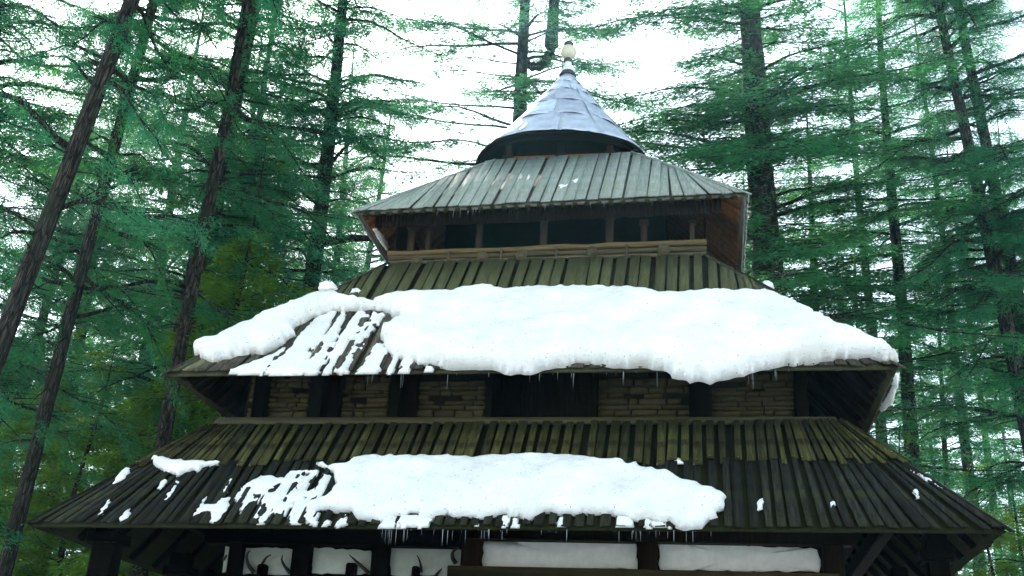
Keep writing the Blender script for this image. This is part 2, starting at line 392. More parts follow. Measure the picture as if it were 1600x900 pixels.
def soffit(r, part, n, mat, sides=(1, 3), name='soffit_board', drop=.07, th=.03, wend=1.0):
    pitch = 2*r.e/n
    for side in sides:
        for i in range(n):
            uc = -r.e+(i+.5)*pitch; wid = pitch*rng.uniform(.9, .985)
            P = plank_hex(r, max(-r.e, uc-wid/2), min(r.e, uc+wid/2), .02+rng.uniform(0, .01), wend, -drop-th+rng.uniform(-.015, .006), -drop-th+rng.uniform(-.015, .006), side, th)
            if P is None: continue
            me, c = plank_mesh(P); o = link(name, me, mat, part); o.location = c

# --- roofs
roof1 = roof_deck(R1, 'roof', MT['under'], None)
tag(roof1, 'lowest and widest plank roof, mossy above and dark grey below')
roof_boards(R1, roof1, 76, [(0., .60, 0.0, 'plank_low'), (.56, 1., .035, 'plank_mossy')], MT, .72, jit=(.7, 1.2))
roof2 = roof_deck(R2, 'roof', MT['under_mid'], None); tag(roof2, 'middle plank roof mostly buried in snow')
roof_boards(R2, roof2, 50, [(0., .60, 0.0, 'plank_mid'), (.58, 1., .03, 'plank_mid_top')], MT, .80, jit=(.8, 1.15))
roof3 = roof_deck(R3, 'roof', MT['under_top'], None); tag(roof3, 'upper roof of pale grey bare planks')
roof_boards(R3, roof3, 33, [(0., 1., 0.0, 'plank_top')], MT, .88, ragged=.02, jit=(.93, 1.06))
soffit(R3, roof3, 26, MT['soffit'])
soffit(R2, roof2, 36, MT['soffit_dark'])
# batten ends under the upper eave
for i in range(33):
    u = -R3.e+(i+1)*2*R3.e/33
    if i == 32: continue
    P = plank_hex(R3, u-.05, u+.05, -.012, .05, -.075, -.075, 0, .075)
    if P is not None:
        me, c = plank_mesh(P); o = link('batten', me, MT['under'], roof3); o.location = c
# hip boards of the roofs: one along each front hip
def hip_board(r, part, mat, w=.13, h=.09):
    for sg in (-1, 1):
        a = r.pt(sg*r.e*1.012, 0, -.012, h); b = r.pt(sg*r.e, sg*(r.e-r.t), 1., h)
        d = (b-a)/np.linalg.norm(b-a); sd = np.cross(d, [0, 0, 1]); sd /= np.linalg.norm(sd); n = np.cross(sd, d)
        if n[2] < 0: n = -n
        a = a-d*.02
        P = [a-sd*w-n*.04*1.6, a+sd*w-n*.04*1.6, b+sd*w-n*.04*1.6, b-sd*w-n*.04*1.6]
        P2 = [p+n*.035+ (0) for p in P]
        # slight ridge so that the board drapes over both faces
        me, c = plank_mesh(P+P2); o = link('hip_board', me, mat, part); o.location = c
hip_board(R1, roof1, MT['plank_low'], .07); hip_board(R2, roof2, MT['plank_mid'], .08); hip_board(R3, roof3, MT['plank_top'], .09)

# eave beams and rafters (dark, below each front eave)
def rafters(r, part, n, mat, wend, drop=.08, hgt=.11, wid=.09):
    for side in range(4):
        for i in range(n):
            u = -r.e*.95+i*1.9*r.e/(n-1)
            P = []
            w1 = min(wend, max(.05, (r.e-abs(u))/(r.e-r.t)))
            for dh in (-drop-hgt, -drop): P += [r.pt(u-wid/2, 0, .04, dh, side), r.pt(u+wid/2, 0, .04, dh, side), r.pt(u+wid/2, 0, w1, dh, side), r.pt(u-wid/2, 0, w1, dh, side)]
            me, c = plank_mesh(P); o = link('rafter', me, mat, part); o.location = c
rafters(R1, roof1, 16, MT['dark'], .7, .055, .10, .09); rafters(R2, roof2, 14, MT['dark'], .5, .125, .1, .08)

# --- ground storey: posts, beams, walls with plaster panels
zc1 = R1.em[2]
def wallbox(name, x0, x1, y0, y1, z0, z1, mat, parent=temple, ch=.015):
    m = MB(); c = np.array([(x0+x1)/2, (y0+y1)/2, (z0+z1)/2]); a = np.array([x0, y0, z0])-c; b = np.array([x1, y1, z1])-c
    m.cbox(a, b, ch); o = m.build(name, mat, parent); o.location = c; return o
YW, YL = -5.20, -4.45
xa = at_y(736, 870, YW)[0]; xb = at_y(1283, 870, YW)[0]; xl = at_y(345, 870, YL)[0]
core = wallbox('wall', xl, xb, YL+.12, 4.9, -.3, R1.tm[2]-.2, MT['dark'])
front = wallbox('wall', xa-.12, xb+.3, YW+.12, YL+.3, -.3, R1.em[2]+1.2, MT['brown'])
def panel(pts, y, mat, name='plaster_panel', th=.06, parent=None, wob=.02):
    """plaster field between timbers, its outline traced on the wall plane"""
    P = np.array([at_y(px, py, y) for px, py in pts]); Q = []
    for a, b in zip(P, np.roll(P, -1, 0)):
        n = max(2, int(np.linalg.norm(b-a)/.10))
        for t in np.linspace(0, 1, n, endpoint=False): Q.append(a+(b-a)*t+np.array([rng.uniform(-wob, wob), 0, rng.uniform(-wob, wob)]))
    Q = np.array(Q); k = len(Q); c = Q.mean(0); B = Q+np.array([0, th, 0]); In = c+(Q-c)*.985+np.array([0, -.004, 0])
    V = np.concatenate([B, Q, In, [c+np.array([0, -.006, 0])]])-c
    F = []
    for i in range(k):
        j = (i+1) % k; F += [(i, k+i, k+j, j)[::-1], (k+i, 2*k+i, 2*k+j, k+j)[::-1], (2*k+i, 3*k, 2*k+j)[::-1]]
    m = MB(); m.add(V, F); o = m.build(name, mat, parent); o.location = Vector(c)-parent.location; return o
o = panel([(755, 844), (995, 848), (996, 889), (753, 886)], YW+.06, MT['plaster'], parent=front)
o = panel([(1029, 848), (1150, 851), (1278, 858), (1283, 875), (1280, 894), (1029, 890)], YW+.06, MT['plaster'], parent=front)
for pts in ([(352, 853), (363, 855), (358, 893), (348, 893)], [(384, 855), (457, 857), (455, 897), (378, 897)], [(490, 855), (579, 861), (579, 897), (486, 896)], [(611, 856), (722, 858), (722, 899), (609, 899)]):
    panel(pts, YL+.06, MT['plaster_shaded'], parent=core)
def vpost(px0, px1, y, z0, z1, mat, name='post', dep=.25, parent=temple):
    a = at_y(px0, 870, y); b = at_y(px1, 870, y)
    return wallbox(name, a[0], b[0], y-dep/2, y+dep/2, z0, z1, mat, parent, .02)
zt = R1.em[2]+.55
for p in ((360, 379, YL-.05), (459, 486, YL-.05), (583, 608, YL-.05), (722, 752, YW-.02), (997, 1028, YW-.02), (1285, 1318, YW-.02)):
    vpost(*p, -.2, zt, MT['brown' if p[2] < -5 else 'dark'])
# beams over and under the panels
zb = at_y(1000, 838, YW-.1)[2]
wallbox('beam', xa-.1, xb+.5, YW-.16, YW+.10, zb-.10, zb+.34, MT['brown'])
zb2 = at_y(1000, 897, YW-.12)[2]
wallbox('beam', xa-.35, xb+.25, YW-.24, YW+.09, zb2-.16, zb2+.06, MT['ledge'])
zb3 = at_y(540, 846, YL-.1)[2]
wallbox('beam', xl-.3, xa, YL-.18, YL+.10, zb3-.08, zb3+.40, MT['dark'])
# outer veranda posts and the plate that carries the eave
def veranda_post(px, y, w, mat=MT['dark']):
    c = at_y(px, 870, y); m = MB(); h = R1.em[2]+.25
    m.cbox((-w, -w, 0), (w, w, h), .04); m.cbox((-w*1.5, -w*1.2, h-.45), (w*1.5, w*1.2, h-.25), .03); m.cbox((-w*1.2, -w*1.2, 0), (w*1.2, w*1.2, .35), .03)
    o = m.build('veranda_post', mat, temple); o.location = (c[0], y, 0); return o
for px, y, w in ((165, -6.5, .20), (1462, -6.3, .17)): veranda_post(px, y, w)
for px, y, w in ((285, -3.2, .19), (335, -1.0, .18), (1402, -3.2, .15)): veranda_post(px, y, w)
pz = R1.em[2]
for sg, y in ((-1, -6.45), ):
    wallbox('eave_beam', R1.em[0]-6.6, R1.em[0]+6.5, y-.13, y+.13, pz+.02+.6, pz+.30+.6, MT['dark'])
wallbox('eave_beam', R1.em[0]-6.65, R1.em[0]-6.4, -6.2, 6.2, pz+.62, pz+.90, MT['dark'])
wallbox('eave_beam', R1.em[0]+6.25, R1.em[0]+6.5, -6.2, 6.2, pz+.62, pz+.90, MT['dark'])
# dark ceiling of the veranda
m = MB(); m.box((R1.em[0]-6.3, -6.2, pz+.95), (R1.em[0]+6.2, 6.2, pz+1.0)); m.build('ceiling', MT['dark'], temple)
# front fascia below the lowest eave
wallbox('fascia', at_y(300, 835, -6.9)[0], at_y(1330, 835, -6.9)[0], -6.92, -6.8, pz-.02+.25, pz+.24+.3, MT['dark'])

# --- second storey: stone panels between timbers, ledge log on the roof below
Y2 = -5.05
z20 = R1.tm[2]
x2l, x2r = at_y(378, 640, Y2)[0], at_y(1262, 640, Y2)[0]
wall2 = wallbox('wall', x2l, x2r, Y2+.16, 5.0, z20-.4, R2.em[2]+1.2, MT['mortar']); 
for a, b in ((478, 508), (604, 633), (757, 930), (1080, 1113), (1253, 1275), (365, 386)):
    vpost(a, b, Y2, z20-.1, R2.em[2]+1.1, MT['dark'], dep=.34)
wallbox('beam', x2l-.2, x2r+.2, Y2-.08, Y2+.22, z20-.06, z20+.10, MT['dark'])
def stone_mesh(w, h, d, rg):
    m = MB(); n = 2
    V = []; F = []
    c = min(w, h)*.18
    xs = [-w/2, -w/2+c, w/2-c, w/2]; zs = [-h/2, -h/2+c, h/2-c, h/2]
    for k, z in enumerate(zs):
        for j, x in enumerate(xs):
            e = (j in (0, 3))+(k in (0, 3))
            V.append((x+rg.uniform(-1, 1)*c*.35, [-d, -d*.62, -d*.3][e]+rg.uniform(-.012, .012), z+rg.uniform(-1, 1)*c*.35))
    for k in range(3):
        for j in range(3): F.append((k*4+j, k*4+j+1, k*4+j+5, k*4+j+4))
    ring = [0, 1, 2, 3, 7, 11, 15, 14, 13, 12, 8, 4]; b = len(V)
    for i in ring: V.append((V[i][0], .06, V[i][2]))
    for i in range(12):
        j = (i+1) % 12; F.append((ring[j], ring[i], b+i, b+j))
    m.add(V, F); return m.mesh('stone', True)
for a, b, ytop, ybot in ((386, 479, 596, 650), (507, 605, 600, 652), (632, 757, 602, 653), (930, 1081, 606, 654), (1112, 1254, 597, 654)):
    z1, z0 = at_y((a+b)/2, ytop, Y2)[2], z20+.08
    xs0, xs1 = at_y(a, 625, Y2)[0], at_y(b, 625, Y2)[0]
    z = z0
    while z < z1+.10:
        hh = rng.choice([.07, .09, .10, .12, .16]); x = xs0
        while x < xs1-.05:
            ww = min(rng.uniform(.16, .62), xs1-x)
            if xs1-(x+ww) < .12: ww = xs1-x
            if rng.random() > .10:
                o = link('stone', stone_mesh(ww-.018, hh-.016, rng.uniform(.05, .13), rng), MT['stone'], wall2)
                o.location = (x+ww/2-wall2.location.x, Y2+.14-wall2.location.y, z+hh/2-wall2.location.z)
            x += ww
        z += hh
def log(pxa, pxb, y, r, mat, name, parent=temple, k=10, seed=0, wob=.012):
    a, b = at_y(*pxa, y), at_y(*pxb, y); rg = random.Random(seed); n = 14; P = []
    c = (a+b)/2
    for i in range(n+1):
        t = i/n; P.append(a+(b-a)*t+np.array([0, rg.uniform(-wob, wob), rg.uniform(-wob, wob)])-c)
    m = MB(); m.tube(P, [r*rg.uniform(.9, 1.1) for _ in P], k); o = m.build(name, mat, parent, True); o.location = c; return o
m = MB(); A, B = at_y(334, 656, -5.62), at_y(1312, 655, -5.66); c = (A+B)/2
m.hexa([A-c+(0, -.02, -.09), B-c+(0, -.02, -.09), B-c+(-.15, .22, -.06), A-c+(.15, .22, -.06), A-c+(.06, .02, .05), B-c+(-.06, .02, .05), B-c+(-.2, .24, .08), A-c+(.2, .24, .08)])
o = m.build('ledge_log', MT['ledge'], temple); o.location = c
for sg in (-1, 1):                           # ledges along the sides
    x = R1.tm[0]+sg*(R1.t+.05); wallbox('ledge_log', x-.12, x+.12, -5.4, 5.4, z20-.08, z20+.06, MT['ledge'])

# --- upper gallery: railing logs with carved bosses, posts, dark room behind
YG = -3.36
gz = R2.tm[2]
ga, gb = at_y(607, 405, YG)[0], at_y(1104, 400, YG)[0]
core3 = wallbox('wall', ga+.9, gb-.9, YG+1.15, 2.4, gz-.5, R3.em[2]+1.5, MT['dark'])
wallbox('floor_boards', ga+.05, gb-.05, YG+.05, 3.2, gz-.25, gz-.05, MT['dark'])
for sg, x in ((-1, ga), (1, gb)):            # closed sides of the gallery
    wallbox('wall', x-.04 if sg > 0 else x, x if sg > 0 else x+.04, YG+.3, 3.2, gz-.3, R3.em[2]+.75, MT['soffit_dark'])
log((606, 397), (1104, 378), YG-.02, .062, MT['rail_top'], 'handrail', seed=1)
log((607, 404), (1104, 388.5), YG-.02, .055, MT['rail'], 'rail', seed=2)
log((607, 411.5), (1104, 396.5), YG-.02, .050, MT['rail'], 'rail', seed=3)
wallbox('sill_beam', ga+.02, gb-.02, YG+.06, YG+.24, gz-.22, gz+.06, MT['dark'])
for px, py, r in ((651.5, 406, 8.5), (753.5, 400, 9.5), (814, 397.5, 9.5), (924.5, 392, 9), (1037, 389, 10.5)):
    c = at_y(px, py, YG-.10); rr = r*np.linalg.norm(c-CAM)/FOC; m = MB()
    th = np.arange(16)/16*2*math.pi
    for rad, y0, y1 in ((rr, 0, .10), (rr*.72, -.025, 0)):
        ring = np.stack([np.cos(th)*rad, np.zeros(16), np.sin(th)*rad], -1)
        V = np.concatenate([ring+(0, y1, 0), ring+(0, y0+.012, 0), ring*.88+(0, y0, 0), [(0, y0, 0)]])
        F = [(i, (i+1) % 16, 16+(i+1) % 16, 16+i) for i in range(16)]+[(16+i, 16+(i+1) % 16, 32+(i+1) % 16, 32+i) for i in range(16)]+[(32+i, 32+(i+1) % 16, 48) for i in range(16)]
        m.add(V, F)
    o = m.build('carved_boss', MT['rail'], temple); o.location = c
for px, py in ((701, 402.5), (783, 399), (869, 396), (979, 391)):     # slim carved balusters
    c = at_y(px, py, YG-.07); m = MB(); m.lathe([(.012, -.16), (.035, -.12), (.02, -.06), (.045, 0), (.02, .06), (.035, .12), (.012, .16)], (0, 0, 0), 8)
    o = m.build('baluster', MT['rail'], temple, True); o.location = c
for px, w, top in ((642, 10, 358), (668, 8, 362), (748, 10, 348), (849, 11, 343), (952, 12, 340), (1006, 10, 350), (1081, 9, 350)):
    y = YG+.28; a = at_y(px, 380, y); hw = w/2*np.linalg.norm(a-CAM)/FOC; z1 = at_y(px, top, y)[2]
    m = MB(); m.cbox((-hw, -hw, gz-.1), (hw, hw, z1), .02); m.cbox((-hw*1.5, -hw*1.3, z1-.02), (hw*1.5, hw*1.3, z1+.07), .02)
    o = m.build('post', MT['post'], temple); o.location = (a[0], y, 0)
zt3 = at_y(850, 338, YG+.28)[2]
wallbox('lintel', ga+.1, gb-.1, YG+.16, YG+.40, zt3+.05, zt3+.28, MT['dark'])
wallbox('lintel', at_y(672, 353, YG+.2)[0], at_y(815, 350, YG+.2)[0], YG+.14, YG+.24, zt3-.16, zt3-.02, MT['brown'])
# narrow hanging fringe boards behind the upper eave
m = MB(); n = 0
x = ga-.25
while x < gb+.3:
    w = rng.uniform(.05, .075); zz = R3.em[2]+R3.tilt*(x-R3.em[0])+.12
    mm = MB(); mm.box((-w/2, -.015, -.26-rng.uniform(0, .03)), (w/2, .015, .12)); m.add(np.concatenate(mm.V)+(x, YG-.28, zz), mm.F4)
    x += w+.012
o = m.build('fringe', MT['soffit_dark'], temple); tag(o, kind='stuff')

# --- drum and metal cone
ctr = hit(884, 118, (0, 1, 0), (0, 0, 0)); XC = ctr[0]; ZA = ctr[2]
rim_f = at_y(880, 208, -2.036); ZR = rim_f[2]; RR = 2.11; XC += .05
cone = empty('cone_roof', (0, 0, 0)); cone.parent = temple; tag(cone, 'conical roof of dented bluish silver metal sheets')
def rimr(a):                                  # slightly squared ring
    return (abs(math.cos(a))**2.5+abs(math.sin(a))**2.5)**(-1/2.5)
def cone_pt(a, t, h=0.):
    """t 0 at the rim, 1 at the tip; slightly hollow profile"""
    sq = 1+(rimr(a)-1)*(1-t)**1.2
    rad = (RR*(1-t)*(1-.015*math.sin(math.pi*t))+.08*t+h*.7)*sq
    z = ZR+(ZA-ZR)*t+h*.7 + .035*math.sin(3*a+1)*(1-t)
    return np.array([XC+rad*math.cos(a), rad*math.sin(a), z])
tbreaks = [0, .30, .54, .72, .86, 1.0]; nper = [14, 11, 9, 7, 5]
for row in range(5):
    n = nper[row]; a0 = row*.37+.3
    for i in range(n):
        aa, ab = a0+i*2*math.pi/n-.02, a0+(i+1)*2*math.pi/n+.02
        t0, t1 = tbreaks[row]-(.012 if row else 0), tbreaks[row+1]+.012
        k, l = 6, 4; V = []; ph = rng.uniform(0, 6)
        tw = rng.uniform(-.010, .010)
        for hb in (0, -.012):
            for q in range(l+1):
                for p in range(k+1):
                    a = aa+(ab-aa)*p/k; t = t0+(t1-t0)*q/l
                    lift = .012*(1-q/l)+.010*(1-p/k)+.020*math.sin(a*9+ph)*math.sin(q+ph)+(.02*rng.random() if (q == 0 and rng.random() < .3) else 0)
                    V.append(cone_pt(a, min(max(t+tw*(p/k-.5), 0), 1), .03+lift+hb))
        F = []; nn = (k+1)*(l+1)
        for q in range(l):
            for p in range(k):
                b = q*(k+1)+p; F.append((b, b+1, b+k+2, b+k+1)); F.append((nn+b+k+1, nn+b+k+2, nn+b+1, nn+b))
        for p in range(k): F.append((nn+p, nn+p+1, p+1, p)); b = l*(k+1)+p; F.append((b, b+1, nn+b+1, nn+b))
        for q in range(l): b = q*(k+1); F.append((b, b+k+1, nn+b+k+1, nn+b)); b += k; F.append((nn+b, nn+b+k+1, b+k+1, b))
        V = np.array(V); c = V.mean(0); m = MB(); m.add(V-c, F); o = m.build('metal_sheet', MT['metal'], cone, True); o.location = c
# wooden lining and rim hoop
m = MB(); k = 48; V = []; F = []
LN = [(t, -.03) for t in np.linspace(0, .9, 10)]+[(t, -.09) for t in np.linspace(.9, 0, 10)]
for (t, h) in LN:
    for j in range(k): V.append(cone_pt(j/k*2*math.pi, t, h))
for i in range(20):
    for j in range(k): F.append((i*k+j, i*k+(j+1) % k, ((i+1) % 20)*k+(j+1) % k, ((i+1) % 20)*k+j))
m.add(V, F); m.build('lining', MT['dark'], cone)
m = MB(); P = [cone_pt(j/k*2*math.pi, 0, .0)+np.array([0, 0, -.03]) for j in range(k+1)]; m.tube(P, .06, 6, False); m.build('rim_hoop', MT['dark'], cone, True)
m = MB(); V = []; F = []
for dz, dr in ((.0, 0), (-.17, -.03), (-.17, -.08), (.0, -.06)):
    for j in range(k):
        p = cone_pt(j/k*2*math.pi, 0, 0); a = j/k*2*math.pi; V.append(p+np.array([math.cos(a)*dr, math.sin(a)*dr, dz+.02*math.sin(5*a)*(dz < 0)]))
for i in range(4):
    for j in range(k): F.append((i*k+j, i*k+(j+1) % k, ((i+1) % 4)*k+(j+1) % k, ((i+1) % 4)*k+j))
m.add(V, F); m.build('rim_band', MT['dark'], cone)
m = MB(); V = []; F = []                      # drum wall under the cone
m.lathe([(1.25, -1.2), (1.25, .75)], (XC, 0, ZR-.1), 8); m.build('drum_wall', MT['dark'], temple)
zs = R3.tm[2]
wallbox('drum_beam', R3.tm[0]-1.35, R3.tm[0]+1.45, -1.66, -1.50, zs-.02, zs+.10, MT['soffit'])
for px in (795, 877, 953):
    a = at_y(px, 236, -1.58); m = MB(); m.cbox((-.08, -.08, zs+.05), (.08, .08, zs+.42), .02); m.cbox((-.14, -.1, zs+.02), (.14, .1, zs+.14), .02); o = m.build('drum_post', MT['soffit_dark'], temple); o.location = (a[0], -1.58, 0)
# finial
fin = empty('finial', (0, 0, 0)); fin.parent = temple; tag(fin, 'finial of stacked cap, cream ball and rings')
pz_ = lambda py: at_y(885, py, 0)[2]
U = (pz_(70)-pz_(118))/48.
c = (XC, 0, ZA)
m = MB(); m.lathe([(.02, 12*U), (5*U, 11*U), (8*U, 5*U), (11.5*U, 0*U), (11*U, -2.5*U), (6*U, -1*U)], c, 20); m.build('skirt', MT['metal_dark'], fin, True)
m = MB(); m.lathe([(8.5*U, 4.5*U), (9*U, 7*U), (6*U, 10*U), (6.5*U, 11.5*U), (4.6*U, 17*U), (4.6*U, 19*U)], c, 20); m.build('neck', MT['finial_white'], fin, True)
m = MB(); m.lathe([(3*U, 18*U), (5.8*U, 20*U), (6.2*U, 22.5*U), (4.5*U, 25*U), (3*U, 27*U)], c, 20); m.build('ring', MT['metal_dark'], fin, True)
m = MB(); m.lathe([(3*U, 25.5*U)]+[(10.6*U*math.cos(t), 36*U+10.2*U*math.sin(t)) for t in np.linspace(-1.25, 1.4, 12)]+[(.01, 46*U)], c, 24); m.build('ball', MT['finial_ball'], fin, True)
m = MB(); m.lathe([(3*U, 45*U), (6.2*U, 46.5*U), (6.8*U, 48.5*U), (5*U, 51*U), (.01, 52*U)], c, 20); m.build('cap', MT['metal_dark'], fin, True)

# ------------------------------------------------------------------ snow
def vnoise(P, scale, seed):
    """cheap smooth value noise in the plane"""
    rs = np.random.RandomState(seed); G = rs.rand(64, 64)
    x, y = P[..., 0]*scale+1000, P[..., 1]*scale+1000
    i, j = np.floor(x).astype(int), np.floor(y).astype(int); fx, fy = x-i, y-j
    fx, fy = fx*fx*(3-2*fx), fy*fy*(3-2*fy); i %= 64; j %= 64; i1, j1 = (i+1) % 64, (j+1) % 64
    return (G[i, j]*(1-fx)+G[i1, j]*fx)*(1-fy)+(G[i, j1]*(1-fx)+G[i1, j1]*fx)*fy
def fbm(P, s, seed, o=4): return sum(vnoise(P, s*2**k, seed+k)*.5**k for k in range(o))/sum(.5**k for k in range(o))
def sdist(Q, poly):
    """signed distance (inside positive) and nearest boundary point"""
    A = poly; B = np.roll(poly, -1, 0); best = np.full(len(Q), 1e9); near = np.zeros_like(Q); ins = np.zeros(len(Q), bool)
    for a, b in zip(A, B):
        ab = b-a; t = np.clip(((Q-a) @ ab)/(ab @ ab+1e-12), 0, 1); p = a+t[:, None]*ab; d = np.linalg.norm(Q-p, axis=1)
        m_ = d < best; best[m_] = d[m_]; near[m_] = p[m_]
        cond = ((a[1] > Q[:, 1]) != (b[1] > Q[:, 1]))
        xint = a[0]+(Q[:, 1]-a[1])*(b[0]-a[0])/(b[1]-a[1]+1e-12); ins ^= cond & (Q[:, 0] < xint)
    return np.where(ins, best, -best), near
def roughen(poly, amp, step, seed):
    out = []; rs = np.random.RandomState(seed)
    for a, b in zip(poly, np.roll(poly, -1, 0)):
        n = max(1, int(np.linalg.norm(b-a)/step)); d = (b-a)/(np.linalg.norm(b-a)+1e-9); nn = np.array([-d[1], d[0]])
        for k in range(n): out.append(a+(b-a)*k/n+nn*rs.normal()*amp)
    return np.array(out)
def snow_slab(r, pts, T, rad, cell=.06, seed=1, label='', base=.03, bump=.06, under=.05, amp=.02, wall=.30, uppoff=.8, mask=None, hip_tuck=False):
    """snow lying on the front face of a roof. pts: (px, py, f) with f=1 where the edge seen is the top of the snow, 0 where it is its foot"""
    P3 = []
    for p in pts:
        f = p[2] if len(p) > 2 else 0
        n, p0 = r.plane(base+T*uppoff*f); q = hit(p[0], p[1], n, p0); P3.append(q-n*(base+T*uppoff*f))
    poly = roughen(r.uw(np.array(P3)), amp, .10 if T > .15 else .05, seed)
    lo, hi = poly.min(0)-cell*2, poly.max(0)+cell*2
    gx, gy = np.arange(lo[0], hi[0], cell), np.arange(lo[1], hi[1], cell)
    X, Y = np.meshgrid(gx, gy); Q = np.stack([X.ravel(), Y.ravel()], -1)
    d, near = sdist(Q, poly)
    if mask is not None: d = np.minimum(d, mask(Q)); 
    ins = d > 0
    q = np.clip(d/rad, 0, 1)
    prof = wall*np.clip(d/(rad*.12), 0, 1)**.4+(1-wall)*np.sqrt(np.clip(1-(1-q)**2, 0, 1))
    H = T*prof*(.72+.5*fbm(Q, .9, seed+11))+bump*(fbm(Q, 3.5, seed+5)-.5)*np.clip(d/.15, 0, 1)+.03*(fbm(Q, 8, seed+7, 3)-.5)*np.clip(d/.1, 0, 1)
    H = np.where(ins, np.maximum(H, .006), 0)
    W = Q.copy()
    if mask is None:
        mv = ~ins; W[mv] = near[mv]
    ny, nx = X.shape; idx = np.arange(nx*ny).reshape(ny, nx); I = ins.reshape(ny, nx)
    cells = I[:-1, :-1] | I[:-1, 1:] | I[1:, 1:] | I[1:, :-1]
    a, b, c, e = idx[:-1, :-1][cells], idx[:-1, 1:][cells], idx[1:, 1:][cells], idx[1:, :-1][cells]
    quad = np.stack([a, b, c, e], -1)
    def to3(W, H): return r.em+np.outer(W[:, 0], [1, 0, r.tilt])+np.outer(W[:, 1], r.sx)+np.outer(H+base, r.n)
    top = to3(W, H); bot = to3(W, np.where(ins, -under*np.clip(d/.12, 0, 1), 0))
    used = np.unique(quad); rm = -np.ones(nx*ny, int); rm[used] = np.arange(len(used)); k = len(used)
    insu = ins[used]
    # rim vertices are shared by the upper and lower skins
    bi = np.where(insu, k+np.cumsum(insu)-1, np.arange(k))
    V = np.concatenate([top[used], bot[used][insu]]); qt = rm[quad]; qb = bi[qt][:, ::-1]
    keep = np.any(insu[rm[quad]], axis=1)
    c0 = V.mean(0); me = npmesh('snow', V-c0, [np.concatenate([qt, qb])], True)
    o = link('snow_patch', me, MT['snow']); o.location = c0
    tag(o, label, 'snow'); return o

# big slab on the middle roof
slabA = [(302, 540, .5), (330, 517, 1), (370, 498, 1), (410, 481, 1), (450, 466, 1), (482, 453, 1), (500, 448, 1), (528, 449, 1), (545, 457, 1), (580, 458, 1), (620, 452, 1), (680, 449, 1), (740, 443, 1), (765, 440, 1),
         (800, 446, 1), (860, 444, 1), (945, 439, 1), (1000, 446, 1), (1060, 450, 1), (1120, 446, 1), (1165, 445, 1), (1180, 447, 1), (1197, 442, 1), (1220, 452, 1), (1260, 472, 1), (1300, 491, 1), (1350, 512, 1), (1388, 530, 1),
         (1404, 545, .7), (1402, 560, .3), (1370, 565, 0), (1320, 562, 0), (1270, 570, 0), (1220, 574, 0), (1180, 582, 0), (1150, 591, 0), (1120, 598, 0), (1080, 598, 0), (1052, 591, 0), (1040, 581, 0), (1000, 577, 0), (960, 574, 0),
         (900, 572, 0), (870, 576, 0), (830, 586, 0), (790, 584, 0), (770, 579, 0), (700, 577, 0), (665, 573, 0), (640, 566, 0), (615, 560, 0), (600, 545, 0), (598, 525, 0), (630, 513, 0), (624, 499, 0), (598, 489, 0), (560, 487, 0), (520, 488, 0),
         (492, 500, 0), (462, 514, 0), (458, 527, 0), (440, 543, 0), (420, 552, 0), (395, 556, 0), (360, 562, 0), (332, 568, 0), (320, 563, 0), (303, 550, .2)]
snow_slab(R2, slabA, .42, .55, .042, 3, 'huge thick snow slab covering the middle roof', base=.05, bump=.07, under=.05, wall=.55, amp=.03)
slabB = [(492, 722, .3), (515, 719, .8), (540, 716, 1), (580, 708, 1), (640, 706, 1), (700, 708, 1), (760, 708, 1), (800, 706, 1), (860, 704, 1), (900, 706, 1), (940, 713, 1), (985, 715, 1), (1030, 728, 1), (1070, 743, 1), (1100, 757, 1),
         (1134, 772, .7), (1132, 796, .3), (1116, 811, 0), (1095, 826, 0), (1070, 831, 0), (1045, 822, 0), (1020, 816, 0), (985, 815, 0), (945, 805, 0), (900, 808, 0), (860, 806, 0), (830, 812, 0), (790, 806, 0), (750, 812, 0), (700, 808, 0),
         (660, 812, 0), (640, 804, 0), (610, 812, 0), (580, 816, 0), (556, 814, 0), (538, 800, 0), (505, 797, 0), (484, 802, 0), (470, 806, 0), (482, 790, 0), (505, 783, 0), (522, 770, 0), (528, 755, 0), (520, 742, 0), (508, 731, 0)]
snow_slab(R1, slabB, .22, .45, .042, 8, 'long rounded snow slab lying across the middle of the lowest roof', base=.05, bump=.07, wall=.4, uppoff=.7, amp=.03)
# thin broken snow between the boards on the middle roof, left of the slab
def streak_mask(r, seed, thr, pitch, along=.6, across=7.):
    def f(Q):
        k = np.stack([Q[:, 0]*across, Q[:, 1]*along], -1); n = .58*fbm(k, 1., seed, 3)+.27*fbm(Q, 1.6, seed+20, 2)+.15*fbm(Q, 9., seed+40, 2)
        return (n-thr)*.5
    return f
zoneA = [(430, 556), (452, 540), (462, 516), (492, 502), (520, 490), (560, 489), (600, 492), (628, 510), (640, 560), (668, 574), (690, 580), (640, 584), (560, 584), (480, 586), (400, 586), (352, 584)]
o = snow_slab(R2, zoneA, .10, .12, .035, 21, 'thin broken snow streaks between bare planks at left of the middle roof', base=.045, bump=.02, under=.02, amp=.01, mask=streak_mask(R2, 5, .458, .28)); tag(o, kind='stuff')
zoneB = [(470, 812), (490, 782), (524, 772), (556, 812), (640, 806), (700, 810), (790, 808), (860, 808), (945, 806), (1020, 816), (1050, 826), (900, 824), (700, 824), (500, 824)]
o = snow_slab(R1, zoneB, .08, .12, .035, 33, 'ragged thin snow fringe between plank ends below the long slab', base=.05, bump=.02, under=.02, amp=.01, mask=streak_mask(R1, 9, .555, .22, 1.2, 6.)); tag(o, kind='stuff')
zoneC = [(366, 776), (398, 748), (438, 737), (500, 735), (530, 752), (526, 776), (500, 800), (470, 818), (405, 818), (380, 800)]
o = snow_slab(R1, zoneC, .06, .10, .035, 35, 'scattered snow shreds joining the left end of the long slab', base=.05, bump=.02, under=.02, amp=.01, mask=streak_mask(R1, 14, .53, .22, .9, 6.)); tag(o, kind='stuff')
